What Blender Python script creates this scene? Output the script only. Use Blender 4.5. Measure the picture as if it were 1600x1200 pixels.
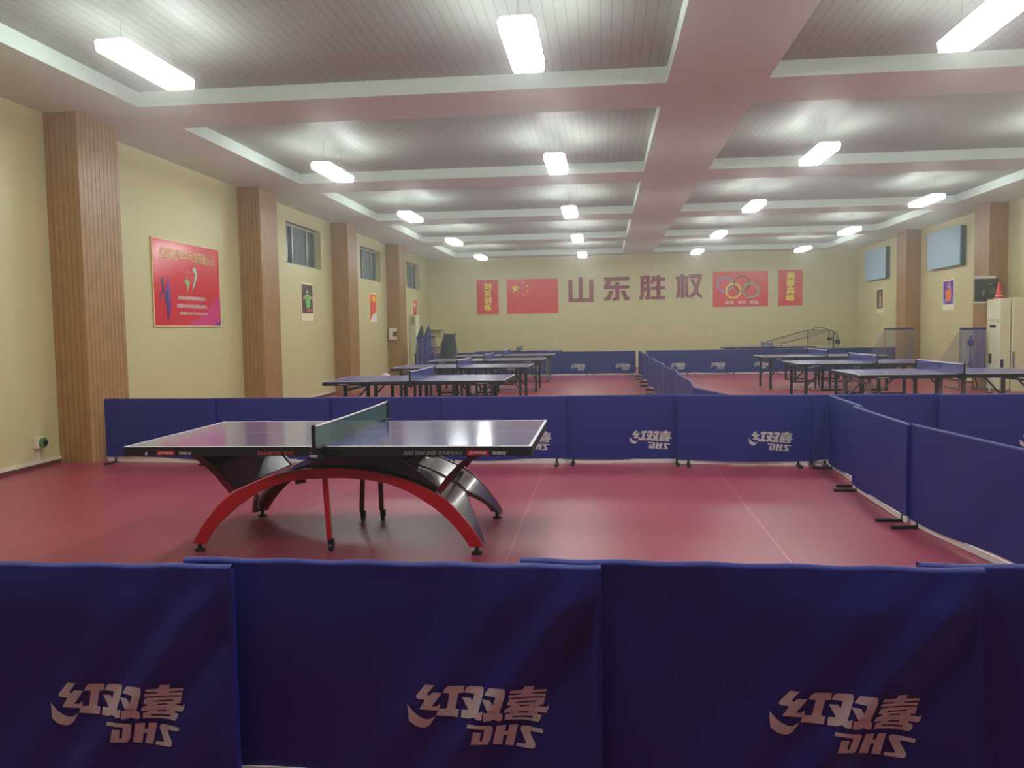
import bpy, bmesh, math, random
from mathutils import Vector, Matrix

random.seed(7)
SC = bpy.context.scene
for o in list(bpy.data.objects):
    bpy.data.objects.remove(o)
COL = SC.collection

# ------------------------------------------------------------------ camera
YAW, PITCH, ROLL, CAMH, FPX = 0.1077, -0.0651, -0.0166, 1.5034, 1322.0
cy, sy = math.cos(YAW), math.sin(YAW)
fw = Vector((-sy * math.cos(PITCH), cy * math.cos(PITCH), math.sin(PITCH)))
r0 = Vector((cy, sy, 0)); u0 = r0.cross(fw)
rr = r0 * math.cos(ROLL) + u0 * math.sin(ROLL)
uu = -r0 * math.sin(ROLL) + u0 * math.cos(ROLL)
cam_d = bpy.data.cameras.new('camera'); cam = bpy.data.objects.new('camera', cam_d); COL.objects.link(cam)
cam_d.sensor_width = 36; cam_d.lens = FPX / 1600 * 36; cam_d.clip_start = 0.05
cam.matrix_world = Matrix(((rr.x, uu.x, -fw.x, 0), (rr.y, uu.y, -fw.y, 0), (rr.z, uu.z, -fw.z, CAMH), (0, 0, 0, 1)))
SC.camera = cam

# ------------------------------------------------------------------ world, exposure
SC.view_settings.view_transform = 'Standard'; SC.view_settings.look = 'None'
SC.view_settings.gamma = 1; SC.view_settings.use_curve_mapping = False
SC.view_settings.exposure = 0.0
LAMP = 46.0                       # radiance of the lamp diffusers
w = bpy.data.worlds.new('world'); SC.world = w; w.use_nodes = True
w.node_tree.nodes['Background'].inputs[0].default_value = (0.35, 0.42, 0.5, 1)
w.node_tree.nodes['Background'].inputs[1].default_value = 0.25
# thin scattering volume, added to imitate lens glow around the lamps
vs_ = w.node_tree.nodes.new('ShaderNodeVolumeScatter'); vs_.inputs['Density'].default_value = 0.010; vs_.inputs['Anisotropy'].default_value = 0.86
vs_.inputs['Color'].default_value = (0.95, 1.0, 0.99, 1)
w.node_tree.links.new(vs_.outputs[0], w.node_tree.nodes['World Output'].inputs['Volume'])

# ------------------------------------------------------------------ materials
def lin(c):
    return tuple(((v / 255 + 0.055) / 1.055) ** 2.4 if v / 255 > 0.04045 else v / 255 / 12.92 for v in c) + (1,)
def mat(name, rgb, rough=0.5, metal=0.0, noise=0.0, nscale=4.0, bump=0.0, bscale=60.0, spec=0.5, coat=0.0, sheen=0.0, emis=None):
    m = bpy.data.materials.new(name); m.use_nodes = True
    nt = m.node_tree; b = nt.nodes['Principled BSDF']
    b.inputs['Base Color'].default_value = lin(rgb); b.inputs['Roughness'].default_value = rough
    b.inputs['Metallic'].default_value = metal; b.inputs['Specular IOR Level'].default_value = spec
    b.inputs['Coat Weight'].default_value = coat; b.inputs['Coat Roughness'].default_value = 0.08
    b.inputs['Sheen Weight'].default_value = sheen
    tc = nt.nodes.new('ShaderNodeTexCoord')
    if noise:
        n = nt.nodes.new('ShaderNodeTexNoise'); n.inputs['Scale'].default_value = nscale; n.inputs['Detail'].default_value = 4
        nt.links.new(tc.outputs['Object'], n.inputs['Vector'])
        mr = nt.nodes.new('ShaderNodeMapRange'); mr.inputs['From Min'].default_value = 0.25; mr.inputs['From Max'].default_value = 0.75
        mr.inputs['To Min'].default_value = 1 - noise; mr.inputs['To Max'].default_value = 1 + noise
        nt.links.new(n.outputs['Fac'], mr.inputs['Value'])
        mx = nt.nodes.new('ShaderNodeVectorMath'); mx.operation = 'SCALE'; mx.inputs[0].default_value = lin(rgb)[:3]
        nt.links.new(mr.outputs[0], mx.inputs['Scale']); nt.links.new(mx.outputs[0], b.inputs['Base Color'])
    if bump:
        n = nt.nodes.new('ShaderNodeTexNoise'); n.inputs['Scale'].default_value = bscale; n.inputs['Detail'].default_value = 3
        nt.links.new(tc.outputs['Object'], n.inputs['Vector'])
        bp = nt.nodes.new('ShaderNodeBump'); bp.inputs['Strength'].default_value = bump; bp.inputs['Distance'].default_value = 0.01
        nt.links.new(n.outputs['Fac'], bp.inputs['Height']); nt.links.new(bp.outputs[0], b.inputs['Normal'])
    if emis:
        b.inputs['Emission Color'].default_value = emis[0]; b.inputs['Emission Strength'].default_value = emis[1]
    return m
def mathn(nt, op, a, bval=None):
    n = nt.nodes.new('ShaderNodeMath'); n.operation = op
    nt.links.new(a, n.inputs[0])
    if bval is not None: n.inputs[1].default_value = bval
    return n.outputs[0]
def line_mat(name, rgb, rgb2, axis, period, width, phase=0.0, rough=0.5, **kw):
    """base colour rgb with thin stripes of rgb2 repeated along an object axis"""
    m = mat(name, rgb, rough, **kw); nt = m.node_tree; b = nt.nodes['Principled BSDF']
    tc = nt.nodes.new('ShaderNodeTexCoord'); sp = nt.nodes.new('ShaderNodeSeparateXYZ')
    nt.links.new(tc.outputs['Object'], sp.inputs[0])
    v = mathn(nt, 'SUBTRACT', sp.outputs[axis], phase); v = mathn(nt, 'DIVIDE', v, period)
    v = mathn(nt, 'FRACT', v); v = mathn(nt, 'LESS_THAN', v, width / period)
    mx = nt.nodes.new('ShaderNodeMix'); mx.data_type = 'RGBA'
    nt.links.new(v, mx.inputs['Factor'])
    src = b.inputs['Base Color'].links[0].from_socket if b.inputs['Base Color'].links else None
    if src: nt.links.new(src, mx.inputs[6])
    else: mx.inputs[6].default_value = lin(rgb)
    mx.inputs[7].default_value = lin(rgb2)
    nt.links.new(mx.outputs[2], b.inputs['Base Color'])
    return m
def mesh_mat(name, rgb, opacity, rough=0.7):
    """fine netting: woven threads with gaps between them"""
    m = bpy.data.materials.new(name); m.use_nodes = True; nt = m.node_tree; b = nt.nodes['Principled BSDF']
    b.inputs['Base Color'].default_value = lin(rgb); b.inputs['Roughness'].default_value = rough
    out = nt.nodes['Material Output']; tr = nt.nodes.new('ShaderNodeBsdfTransparent'); mx = nt.nodes.new('ShaderNodeMixShader')
    mx.inputs[0].default_value = opacity
    nt.links.new(tr.outputs[0], mx.inputs[1]); nt.links.new(b.outputs[0], mx.inputs[2]); nt.links.new(mx.outputs[0], out.inputs[0])
    return m

M = {}
M['wall'] = mat('wall_paint', (205, 197, 146), 0.42, noise=0.04, nscale=1.2, bump=0.06, bscale=40)
M['floor'] = line_mat('red_sports_vinyl', (160, 64, 84), (208, 140, 148), 0, 1.81, 0.006, 1.167, 0.36, noise=0.10, nscale=1.1, bump=0.10, bscale=220)
M['ceiling'] = line_mat('ceiling_panels', (166, 172, 166), (146, 151, 145), 0, 0.10, 0.012, 0.0, 0.55)
M['beam'] = mat('beam_plaster', (216, 230, 222), 0.6, noise=0.03)
M['wood'] = mat('slatted_wood', (168, 128, 80), 0.42, noise=0.12, nscale=5)
M['skirt_white'] = mat('white_trim', (222, 212, 196), 0.5)
M['skirt_brown'] = mat('brown_trim', (112, 62, 50), 0.45)
M['blue_cloth'] = mat('blue_nylon', (37, 42, 124), 0.46, noise=0.05, nscale=2.5, bump=0.15, bscale=700, spec=0.45)
M['print'] = mat('silver_print', (206, 200, 200), 0.42, metal=0.15)
M['white_paint'] = mat('white_enamel', (222, 214, 208), 0.4)
M['black'] = mat('black_paint', (26, 26, 28), 0.42)
M['black_rubber'] = mat('black_rubber', (20, 20, 22), 0.6)
M['gloss_black'] = mat('gloss_black', (44, 47, 48), 0.2, metal=0.35, coat=0.8)
M['gloss_sheet'] = mat('gloss_maroon_sheet', (96, 70, 68), 0.24, metal=0.55, coat=0.6)
M['red_gloss'] = mat('red_lacquer', (178, 26, 34), 0.28, coat=0.5)
M['dark_red'] = mat('dark_and_shaded_red_lacquer', (96, 20, 28), 0.3, coat=0.3)
M['top_blue'] = mat('table_blue', (92, 86, 158), 0.16, noise=0.02, bump=0.015, bscale=9, spec=0.9, coat=0.5)
M['top_far'] = mat('far_table_blue', (88, 86, 146), 0.26, spec=1.0)
M['line'] = mat('white_line', (225, 225, 232), 0.4)
M['apron'] = mat('table_apron', (27, 29, 30), 0.45)
M['steel'] = mat('steel', (150, 150, 150), 0.35, metal=0.9)
M['grey_paint'] = mat('grey_paint', (120, 120, 118), 0.5)
M['wood_bar'] = mat('tan_wood_bar', (176, 138, 96), 0.5)
M['alu'] = mat('aluminium', (168, 174, 174), 0.35, metal=0.5)
M['glass'] = mat('dark_window_glass', (62, 72, 74), 0.22, spec=0.8)
M['screen'] = mat('window_screen', (92, 102, 102), 0.5)
M['frame_gold'] = mat('pale_gold_edge', (226, 206, 150), 0.35)
M['sign_red'] = mat('sign_red', (222, 52, 58), 0.22, noise=0.03)
M['poster_red'] = mat('poster_red', (214, 40, 62), 0.15)
M['poster_pink'] = mat('poster_pink', (214, 52, 130), 0.15)
M['yellow'] = mat('yellow_print', (244, 226, 60), 0.4)
M['gold'] = mat('gold_print', (232, 206, 130), 0.4)
M['white'] = mat('white_print', (238, 232, 228), 0.5)
M['cream'] = mat('cream_paper', (240, 232, 190), 0.5)
M['purple'] = mat('purple_print', (108, 44, 168), 0.3)
M['navy'] = mat('navy_print', (58, 34, 110), 0.3)
M['green'] = mat('green_print', (110, 190, 104), 0.4)
M['lightgreen'] = mat('pale_green_print', (156, 206, 176), 0.4)
M['skyblue'] = mat('sky_blue_print', (112, 158, 200), 0.4)
M['ringblack'] = mat('black_print', (40, 36, 44), 0.4)
M['orange'] = mat('orange_print', (238, 128, 46), 0.4)
M['dimred'] = mat('dim_red_print', (224, 84, 70), 0.4)
M['maroon'] = mat('maroon_letter', (142, 42, 62), 0.45)
M['skin'] = mat('tan_print', (214, 168, 130), 0.5)
M['brown'] = mat('brown_print', (72, 42, 44), 0.4)
M['board_blue'] = mat('pale_blue_board', (158, 188, 206), 0.5, noise=0.02)
M['board_edge'] = mat('dark_board_edge', (66, 84, 94), 0.5)
M['ac_white'] = mat('cream_enamel', (228, 224, 192), 0.38)
M['ac_grey'] = mat('grille_grey', (140, 140, 110), 0.5)
M['cone'] = mat('cone_red', (226, 72, 72), 0.4)
M['tape'] = mat('tape_residue', (214, 216, 190), 0.3)
M['plug_green'] = mat('green_plastic', (84, 132, 80), 0.4)
M['black_cloth'] = mat('black_cloth', (46, 50, 48), 0.8, sheen=0.3)
M['net_green'] = mesh_mat('green_netting', (46, 92, 74), 0.80)
M['net_blue'] = mesh_mat('blue_netting', (66, 64, 146), 0.72)
M['catch_net'] = mesh_mat('blue_catch_net', (70, 82, 156), 0.62)
M['catch_net_thin'] = mesh_mat('grey_catch_net', (120, 112, 118), 0.45)
M['robot_net'] = mesh_mat('black_robot_net', (60, 66, 62), 0.22)
M['lamp'] = mat('lamp_diffuser', (240, 240, 240), 0.5, emis=((0.93, 1.0, 0.965, 1), LAMP))
M['lamp_body'] = mat('lamp_housing', (230, 230, 230), 0.5)

# ------------------------------------------------------------------ mesh building
class MB:
    def __init__(self): self.v = []; self.f = []; self.m = []
    def add(self, vs, fs, mi=0):
        b = len(self.v); self.v += [tuple(x) for x in vs]
        self.f += [tuple(b + i for i in f) for f in fs]; self.m += [mi] * len(fs); return self
    def box(self, x0, x1, y0, y1, z0, z1, mi=0):
        v = [(x0, y0, z0), (x1, y0, z0), (x1, y1, z0), (x0, y1, z0), (x0, y0, z1), (x1, y0, z1), (x1, y1, z1), (x0, y1, z1)]
        return self.add(v, [(0, 3, 2, 1), (4, 5, 6, 7), (0, 1, 5, 4), (1, 2, 6, 5), (2, 3, 7, 6), (3, 0, 4, 7)], mi)
    def bar(self, p, q, wx, wy, mi=0):
        """rectangular bar from p to q"""
        p, q = Vector(p), Vector(q); d = (q - p).normalized()
        a = d.cross(Vector((0, 1, 0)));
        if a.length < 1e-3: a = Vector((1, 0, 0))
        a.normalize(); b = d.cross(a)
        v = [c + a * sx * wx / 2 + b * s2 * wy / 2 for c in (p, q) for sx, s2 in ((-1, -1), (1, -1), (1, 1), (-1, 1))]
        return self.add(v, [(0, 3, 2, 1), (4, 5, 6, 7), (0, 1, 5, 4), (1, 2, 6, 5), (2, 3, 7, 6), (3, 0, 4, 7)], mi)
    def tube(self, pts, r, n=8, mi=0, cap=True):
        pts = [Vector(p) for p in pts]; rs = r if isinstance(r, (list, tuple)) else [r] * len(pts)
        ref = None; rings = []
        for i, p in enumerate(pts):
            d = (pts[min(i + 1, len(pts) - 1)] - pts[max(i - 1, 0)]).normalized()
            if ref is None: ref = Vector((0, 0, 1)) if abs(d.z) < 0.9 else Vector((1, 0, 0))
            a = (ref - d * ref.dot(d)).normalized(); b = d.cross(a); ref = a
            rings.append([p + a * rs[i] * math.cos(2 * math.pi * k / n) + b * rs[i] * math.sin(2 * math.pi * k / n) for k in range(n)])
        v = [x for R in rings for x in R]; f = []
        for i in range(len(pts) - 1):
            for k in range(n): f.append((i * n + k, i * n + (k + 1) % n, (i + 1) * n + (k + 1) % n, (i + 1) * n + k))
        if cap: f.append(tuple(range(n - 1, -1, -1))); f.append(tuple((len(pts) - 1) * n + k for k in range(n)))
        return self.add(v, f, mi)
    def prism(self, poly, fn, mi=0):
        """poly: 2-D points; fn(u, v, t) -> 3-D with t in (0, 1)"""
        n = len(poly)
        v = [fn(a, b, 0) for a, b in poly] + [fn(a, b, 1) for a, b in poly]
        f = [tuple(range(n - 1, -1, -1)), tuple(range(n, 2 * n))] + [(i, (i + 1) % n, n + (i + 1) % n, n + i) for i in range(n)]
        return self.add(v, f, mi)
    def grid(self, nx, ny, fn, mi=0):
        v = [fn(i / nx, j / ny) for j in range(ny + 1) for i in range(nx + 1)]
        f = [(j * (nx + 1) + i, j * (nx + 1) + i + 1, (j + 1) * (nx + 1) + i + 1, (j + 1) * (nx + 1) + i) for j in range(ny) for i in range(nx)]
        return self.add(v, f, mi)
    def build(self, name, mats, parent=None, smooth=False, bevel=0):
        me = bpy.data.meshes.new(name); me.from_pydata(self.v, [], self.f)
        mats = mats if isinstance(mats, (list, tuple)) else [mats]
        for mm in mats: me.materials.append(mm)
        me.polygons.foreach_set('material_index', self.m)
        if smooth: me.polygons.foreach_set('use_smooth', [True] * len(self.f))
        me.update()
        bm = bmesh.new(); bm.from_mesh(me); bmesh.ops.recalc_face_normals(bm, faces=bm.faces); bm.to_mesh(me); bm.free()
        o = bpy.data.objects.new(name, me); COL.objects.link(o)
        if parent is not None: o.parent = parent
        if bevel:
            b = o.modifiers.new('bevel', 'BEVEL'); b.width = bevel; b.segments = 2; b.limit_method = 'ANGLE'
        return o
def tag(o, label, cat, group=None):
    o['label'] = label; o['category'] = cat
    if group: o['group'] = group
    return o
def thing(name, label, cat, loc=(0, 0, 0), rz=0, group=None):
    o = bpy.data.objects.new(name, None); COL.objects.link(o); o.location = loc; o.rotation_euler = (0, 0, rz)
    o.empty_display_size = 0.1
    return tag(o, label, cat, group)
def struct(o): o['kind'] = 'structure'; return o
def dup(root, loc, rz, label, group=None):
    r = root.copy(); COL.objects.link(r); r.location = loc; r.rotation_euler = (0, 0, rz); r['label'] = label
    if group: r['group'] = group
    for ch in list(root.children):
        c = ch.copy(); COL.objects.link(c); c.parent = r
        for g in list(ch.children):
            d = g.copy(); COL.objects.link(d); d.parent = c
    return r

def curve_to_pydata(cu):
    o = bpy.data.objects.new('tmp', cu); COL.objects.link(o)
    bpy.context.view_layer.update()
    dg = bpy.context.evaluated_depsgraph_get()
    me = bpy.data.meshes.new_from_object(o.evaluated_get(dg))
    v = [tuple(x.co) for x in me.vertices]; f = [tuple(p.vertices) for p in me.polygons]
    bpy.data.objects.remove(o); bpy.data.meshes.remove(me); bpy.data.curves.remove(cu)
    return v, f
def poly_tris(polys):
    """2-D outlines with holes -> triangles"""
    cu = bpy.data.curves.new('tmp', 'CURVE'); cu.dimensions = '2D'; cu.fill_mode = 'BOTH'
    for pl in polys:
        s = cu.splines.new('POLY'); s.points.add(len(pl) - 1); s.use_cyclic_u = True
        for p, q in zip(s.points, pl): p.co = (q[0], q[1], 0, 1)
    return curve_to_pydata(cu)
_tc = {}
def text_tris(s, bold=0.0, shear=0.0):
    """text -> triangles normalised to a box with its lower left at the origin; returns verts, faces, w, h"""
    k = (s, bold, shear)
    if k not in _tc:
        cu = bpy.data.curves.new('tmp', 'FONT'); cu.body = s; cu.size = 1; cu.shear = shear; cu.resolution_u = 3
        v, f = curve_to_pydata(cu)
        if not v: v, f = [(0, 0, 0), (1, 0, 0), (1, 1, 0)], [(0, 1, 2)]
        x0 = min(a[0] for a in v); x1 = max(a[0] for a in v); y0 = min(a[1] for a in v); y1 = max(a[1] for a in v)
        _tc[k] = ([(a[0] - x0, a[1] - y0) for a in v], f, x1 - x0, y1 - y0)
    return _tc[k]
def put_text(mb, s, x0, x1, z0, z1, y, mi=0, bold=0.0, shear=0.0):
    v, f, tw, th = text_tris(s, 0.0, shear)
    k = (x1 - x0) / tw; b_ = bold * k
    sh = ((-1, 0), (1, 0), (0, 1), (0, -1)) if bold else ((0, 0),)      # heavier strokes: shifted copies, each a hair in front
    for n_, (dx, dy) in enumerate(sh):
        mb.add([(x0 + b_ + dx * b_ + a * (k - 2 * b_ / tw), y - 0.0012 * n_, z0 + dy * b_ * .5 + b * (z1 - z0) / th) for a, b in v], f, mi)
def put_poly(mb, polys, y, mi=0, thick=0.0):
    v, f = poly_tris(polys)
    mb.add([(a, y, b) for a, b, c in v], f, mi)
    if thick:
        for pl in polys:
            n = len(pl)
            mb.add([(a, y, b) for a, b in pl] + [(a, y + thick, b) for a, b in pl], [(i, (i + 1) % n, n + (i + 1) % n, n + i) for i in range(n)], mi)
def ring(cx, cz, r0_, r1_, n=40):
    return [[(cx + r * math.cos(2 * math.pi * k / n), cz + r * math.sin(2 * math.pi * k / n)) for k in range(n)] for r in (r1_, r0_)]
def ell(cx, cz, a, b, n=20, rot=0):
    return [(cx + a * math.cos(t) * math.cos(rot) - b * math.sin(t) * math.sin(rot), cz + a * math.cos(t) * math.sin(rot) + b * math.sin(t) * math.cos(rot)) for t in [2 * math.pi * k / n for k in range(n)]]

# ------------------------------------------------------------------ the room
XL, XR, YB, YF, ZB, ZC = -6.45, 8.90, -8.0, 31.0, 4.10, 4.27
o = MB().box(XL - 0.3, XR + 0.3, YB - 0.3, YF + 0.3, -0.1, 0.0).build('floor', M['floor']); struct(o)
o = MB().box(XL - 0.3, XR + 0.3, YB - 0.3, YF + 0.3, ZC, ZC + 0.1).build('ceiling', M['ceiling']); struct(o)
back = struct(MB().box(XL - 0.3, XR + 0.3, YF, YF + 0.25, 0, ZC).build('wall_back', M['wall']))
struct(MB().box(XL - 0.3, XR + 0.3, YB - 0.25, YB, 0, ZC).build('wall_front', M['wall']))
struct(MB().box(XR, XR + 0.3, YB, YF, 0, ZC).build('wall_right', M['wall']))
# left wall with three window openings
WIN = [(16.95, 19.10, 2.93, 3.80), (22.30, 24.40, 2.92, 3.80), (27.68, 29.72, 2.92, 3.80)]
mb = MB(); y = YB
for (a, b, z0, z1) in WIN:
    mb.box(XL - 0.3, XL, y, a, 0, ZC); mb.box(XL - 0.3, XL, a, b, 0, z0); mb.box(XL - 0.3, XL, a, b, z1, ZC); y = b
mb.box(XL - 0.3, XL, y, YF, 0, ZC); struct(mb.build('wall_left', M['wall']))
for i, (a, b, z0, z1) in enumerate(WIN):
    fr = MB(); x = XL - 0.17; t = 0.045
    fr.box(x - 0.04, x + 0.04, a, a + t, z0, z1); fr.box(x - 0.04, x + 0.04, b - t, b, z0, z1)
    fr.box(x - 0.04, x + 0.04, a, b, z0, z0 + t); fr.box(x - 0.04, x + 0.04, a, b, z1 - t, z1)
    root = struct(fr.build('window_%d' % (i + 1), M['alu']))
    L = b - a
    for u in (0.30, 0.72):
        MB().box(x - 0.01, x + 0.055, a + L * u - 0.022, a + L * u + 0.022, z0 + t, z1 - t).build('mullion', M['alu'], root)
    MB().box(x - 0.006, x + 0.002, a + t, a + L * 0.30, z0 + t, z1 - t).build('pane', M['glass'], root)
    MB().box(x + 0.018, x + 0.026, a + L * 0.30, a + L * 0.72, z0 + t, z1 - t).build('insect_screen', M['screen'], root)
    MB().box(x - 0.006, x + 0.002, a + L * 0.72, b - t, z0 + t, z1 - t).build('pane', M['glass'], root)
# ceiling beams: two along the walls, one down the middle, cross beams between them
BX = [(XL, -5.25), (0.707, 1.77), (7.70, XR)]
k = 0
for (a, b) in BX:
    k += 1; struct(MB().box(a, b, YB, YF, ZB, ZC + 0.01).build('trim_%d' % k, M['beam']))
for n in range(-1, 6):
    y0 = 9.35 + 5.2 * (n - 1); y1 = min(y0 + 1.03, YF)
    if y0 < YB: continue
    for (a, b) in ((-5.25, 0.707), (1.77, 7.70)):
        k += 1; struct(MB().box(a, b, y0, y1, ZB, ZC + 0.01).build('trim_%d' % k, M['beam']))
# slatted wooden pillars
def pillar(x0, x1, y0, y1, name):
    mb = MB(); mb.box(x0, x1, y0 + 0.012, y1 - 0.012, 0, ZB)
    left = x0 < 0; xf = x1 if left else x0; s = 1 if left else -1
    if left: mb = MB(); mb.box(x0, x1 - 0.008, y0 + 0.008, y1 - 0.008, 0.0, ZB)
    else: mb = MB(); mb.box(x0 + 0.008, x1, y0 + 0.008, y1 - 0.008, 0.0, ZB)
    n = 10; st = (y1 - y0) / n
    for i in range(n):
        a = y0 + i * st
        mb.box(min(xf - 0.016 * s, xf), max(xf - 0.009 * s, xf), a + 0.004, a + st - 0.004, 0.0, ZB)
    n = 6; st = (x1 - x0) / n
    for i in range(n):
        a = x0 + i * st
        mb.box(a + 0.004, a + st - 0.004, y0, y0 + 0.009, 0.0, ZB); mb.box(a + 0.004, a + st - 0.004, y1 - 0.009, y1, 0.0, ZB)
    return struct(mb.build(name, M['wood']))
for y0, y1 in ((9.38, 10.22), (14.64, 15.45), (19.85, 20.62), (25.0, 25.8)):
    k += 1; pillar(XL, -6.04, y0, y1, 'trim_%d' % k)
for y0, y1 in ((19.85, 20.62), (25.0, 25.8)):
    k += 1; pillar(8.50, XR, y0, y1, 'trim_%d' % k)
# skirting
mb = MB(); segs = [(YB, 9.38), (10.22, 14.64), (15.45, 19.85), (20.62, 25.0), (25.8, YF)]
for a, b in segs:
    mb.box(XL, XL + 0.012, a, b, 0, 0.05, 1); mb.box(XL, XL + 0.02, a, b, 0.05, 0.085, 0)
struct(mb.build('baseboard_left', [M['skirt_white'], M['skirt_brown']]))
mb = MB()
for a, b in ((YB, 19.85), (20.62, 25.0), (25.8, YF)):
    mb.box(XR - 0.012, XR, a, b, 0, 0.05, 1); mb.box(XR - 0.02, XR, a, b, 0.05, 0.085, 0)
struct(mb.build('baseboard_right', [M['skirt_white'], M['skirt_brown']]))
mb = MB(); mb.box(XL, XR, YF - 0.012, YF, 0, 0.05, 1); mb.box(XL, XR, YF - 0.02, YF, 0.05, 0.085, 0)
struct(mb.build('baseboard_back', [M['skirt_white'], M['skirt_brown']]))
# bits of tape left on the far wall
mb = MB(); rng = random.Random(3)
for (x, z) in [(-1.52, 3.43), (-.53, 3.42), (.11, 3.44), (.74, 3.39), (1.16, 3.07), (2.71, 3.46), (2.96, 3.47), (-.23, 2.02), (1.13, 2.01), (1.49, 2.01), (2.23, 2.02), (3.1, 2.02), (3.77, 2.03), (-1.38, 2.0), (-.55, 1.99), (-.22, 2.0), (1.12, 1.98), (1.48, 2.02), (3.1, 2.01), (4.51, 2.05), (5.12, 2.04), (5.61, 2.0), (3.84, 1.29), (-4.11, 3.39), (-3.76, 3.43), (-3.29, 3.42), (-2.77, 3.4), (1.9, 3.5), (1.95, 3.43), (1.87, 3.4), (2.0, 3.47), (-1.45, 1.5), (5.0, 1.3)]:
    a = rng.uniform(0.02, 0.05); b = rng.uniform(0.012, 0.035); j = rng.uniform(-.02, .02)
    mb.add([(x - a, YF - 0.003, z - b), (x + a * .8, YF - 0.003, z - b + j), (x + a, YF - 0.003, z + b), (x - a * .7, YF - 0.003, z + b + j)], [(0, 1, 2, 3)])
for (x, z0, z1) in ((-2.79, 1.32, 2.04), (5.6, 1.94, 2.13), (6.92, 1.8, 2.12)):
    mb.box(x - 0.008, x + 0.008, YF - 0.006, YF, z0, z1)
mb.build('tape_residue', M['tape'], back)

# ------------------------------------------------------------------ ceiling lights
def lamp(label):
    t = thing('ceiling_light', label, 'light', (0, 0, 3.88), 0, 'suspended ceiling lights')
    mb = MB(); w0, l0 = 0.15, 0.6
    pr = [(-w0, .03), (-w0 + .012, -.038), (w0 - .012, -.038), (w0, .03)]
    prof = []
    for (yy, s) in ((-l0, .86), (-l0 + .05, 1), (l0 - .05, 1), (l0, .86)):
        prof.append([(x * s, yy, z) for x, z in pr])
    v = [p for R in prof for p in R]; f = [(0, 1, 2, 3), (12, 15, 14, 13)]
    for i in range(3):
        for j in range(4): f.append((i * 4 + j, i * 4 + (j + 1) % 4, i * 4 + 4 + (j + 1) % 4, i * 4 + 4 + j))
    mb.add(v, f); mb.build('diffuser', M['lamp'], t)
    MB().box(-w0 * .86, w0 * .86, -l0 * .97 , l0 * .97, .031, .055).build('housing', M['lamp_body'], t)
    for s in (-1, 1): MB().tube([(0, s * .42, .06), (0, s * .42, ZC - 3.88)], .0015, 5).build('suspension_wire', M['steel'], t)
    return t
COLX = [(-3.99, 'left wall'), (-0.65, 'left of the middle beam'), (3.05, 'right of the middle beam'), (6.36, 'right wall')]
ORD = {7.3: 'nearest to the camera', 12.5: 'second nearest', 17.65: 'third nearest', 22.9: 'fourth nearest', 28.0: 'farthest back'}
l0 = None
for cx, nm in COLX:
    for yy in (2.1, 7.3, 12.5, 17.65, 22.9, 28.0):
        if nm == 'right wall' and yy in ORD: ordn = {7.3: 'out of frame', 12.5: 'just out of frame', 17.65: 'nearest in frame', 22.9: 'middle one in frame', 28.0: 'farthest back'}[yy]
        else: ordn = ORD.get(yy, 'over the camera, out of frame')
        where = ('in the row along the ' + nm) if 'wall' in nm else ('in the row just ' + nm)
        lb = ('glowing white light %s, %s' % (where, ordn)).replace('in the row just', 'row')
        if l0 is None: l0 = lamp(lb); l0.location = (cx, yy, 3.88)
        else: dup(l0, (cx, yy, 3.88), 0, lb)

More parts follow.
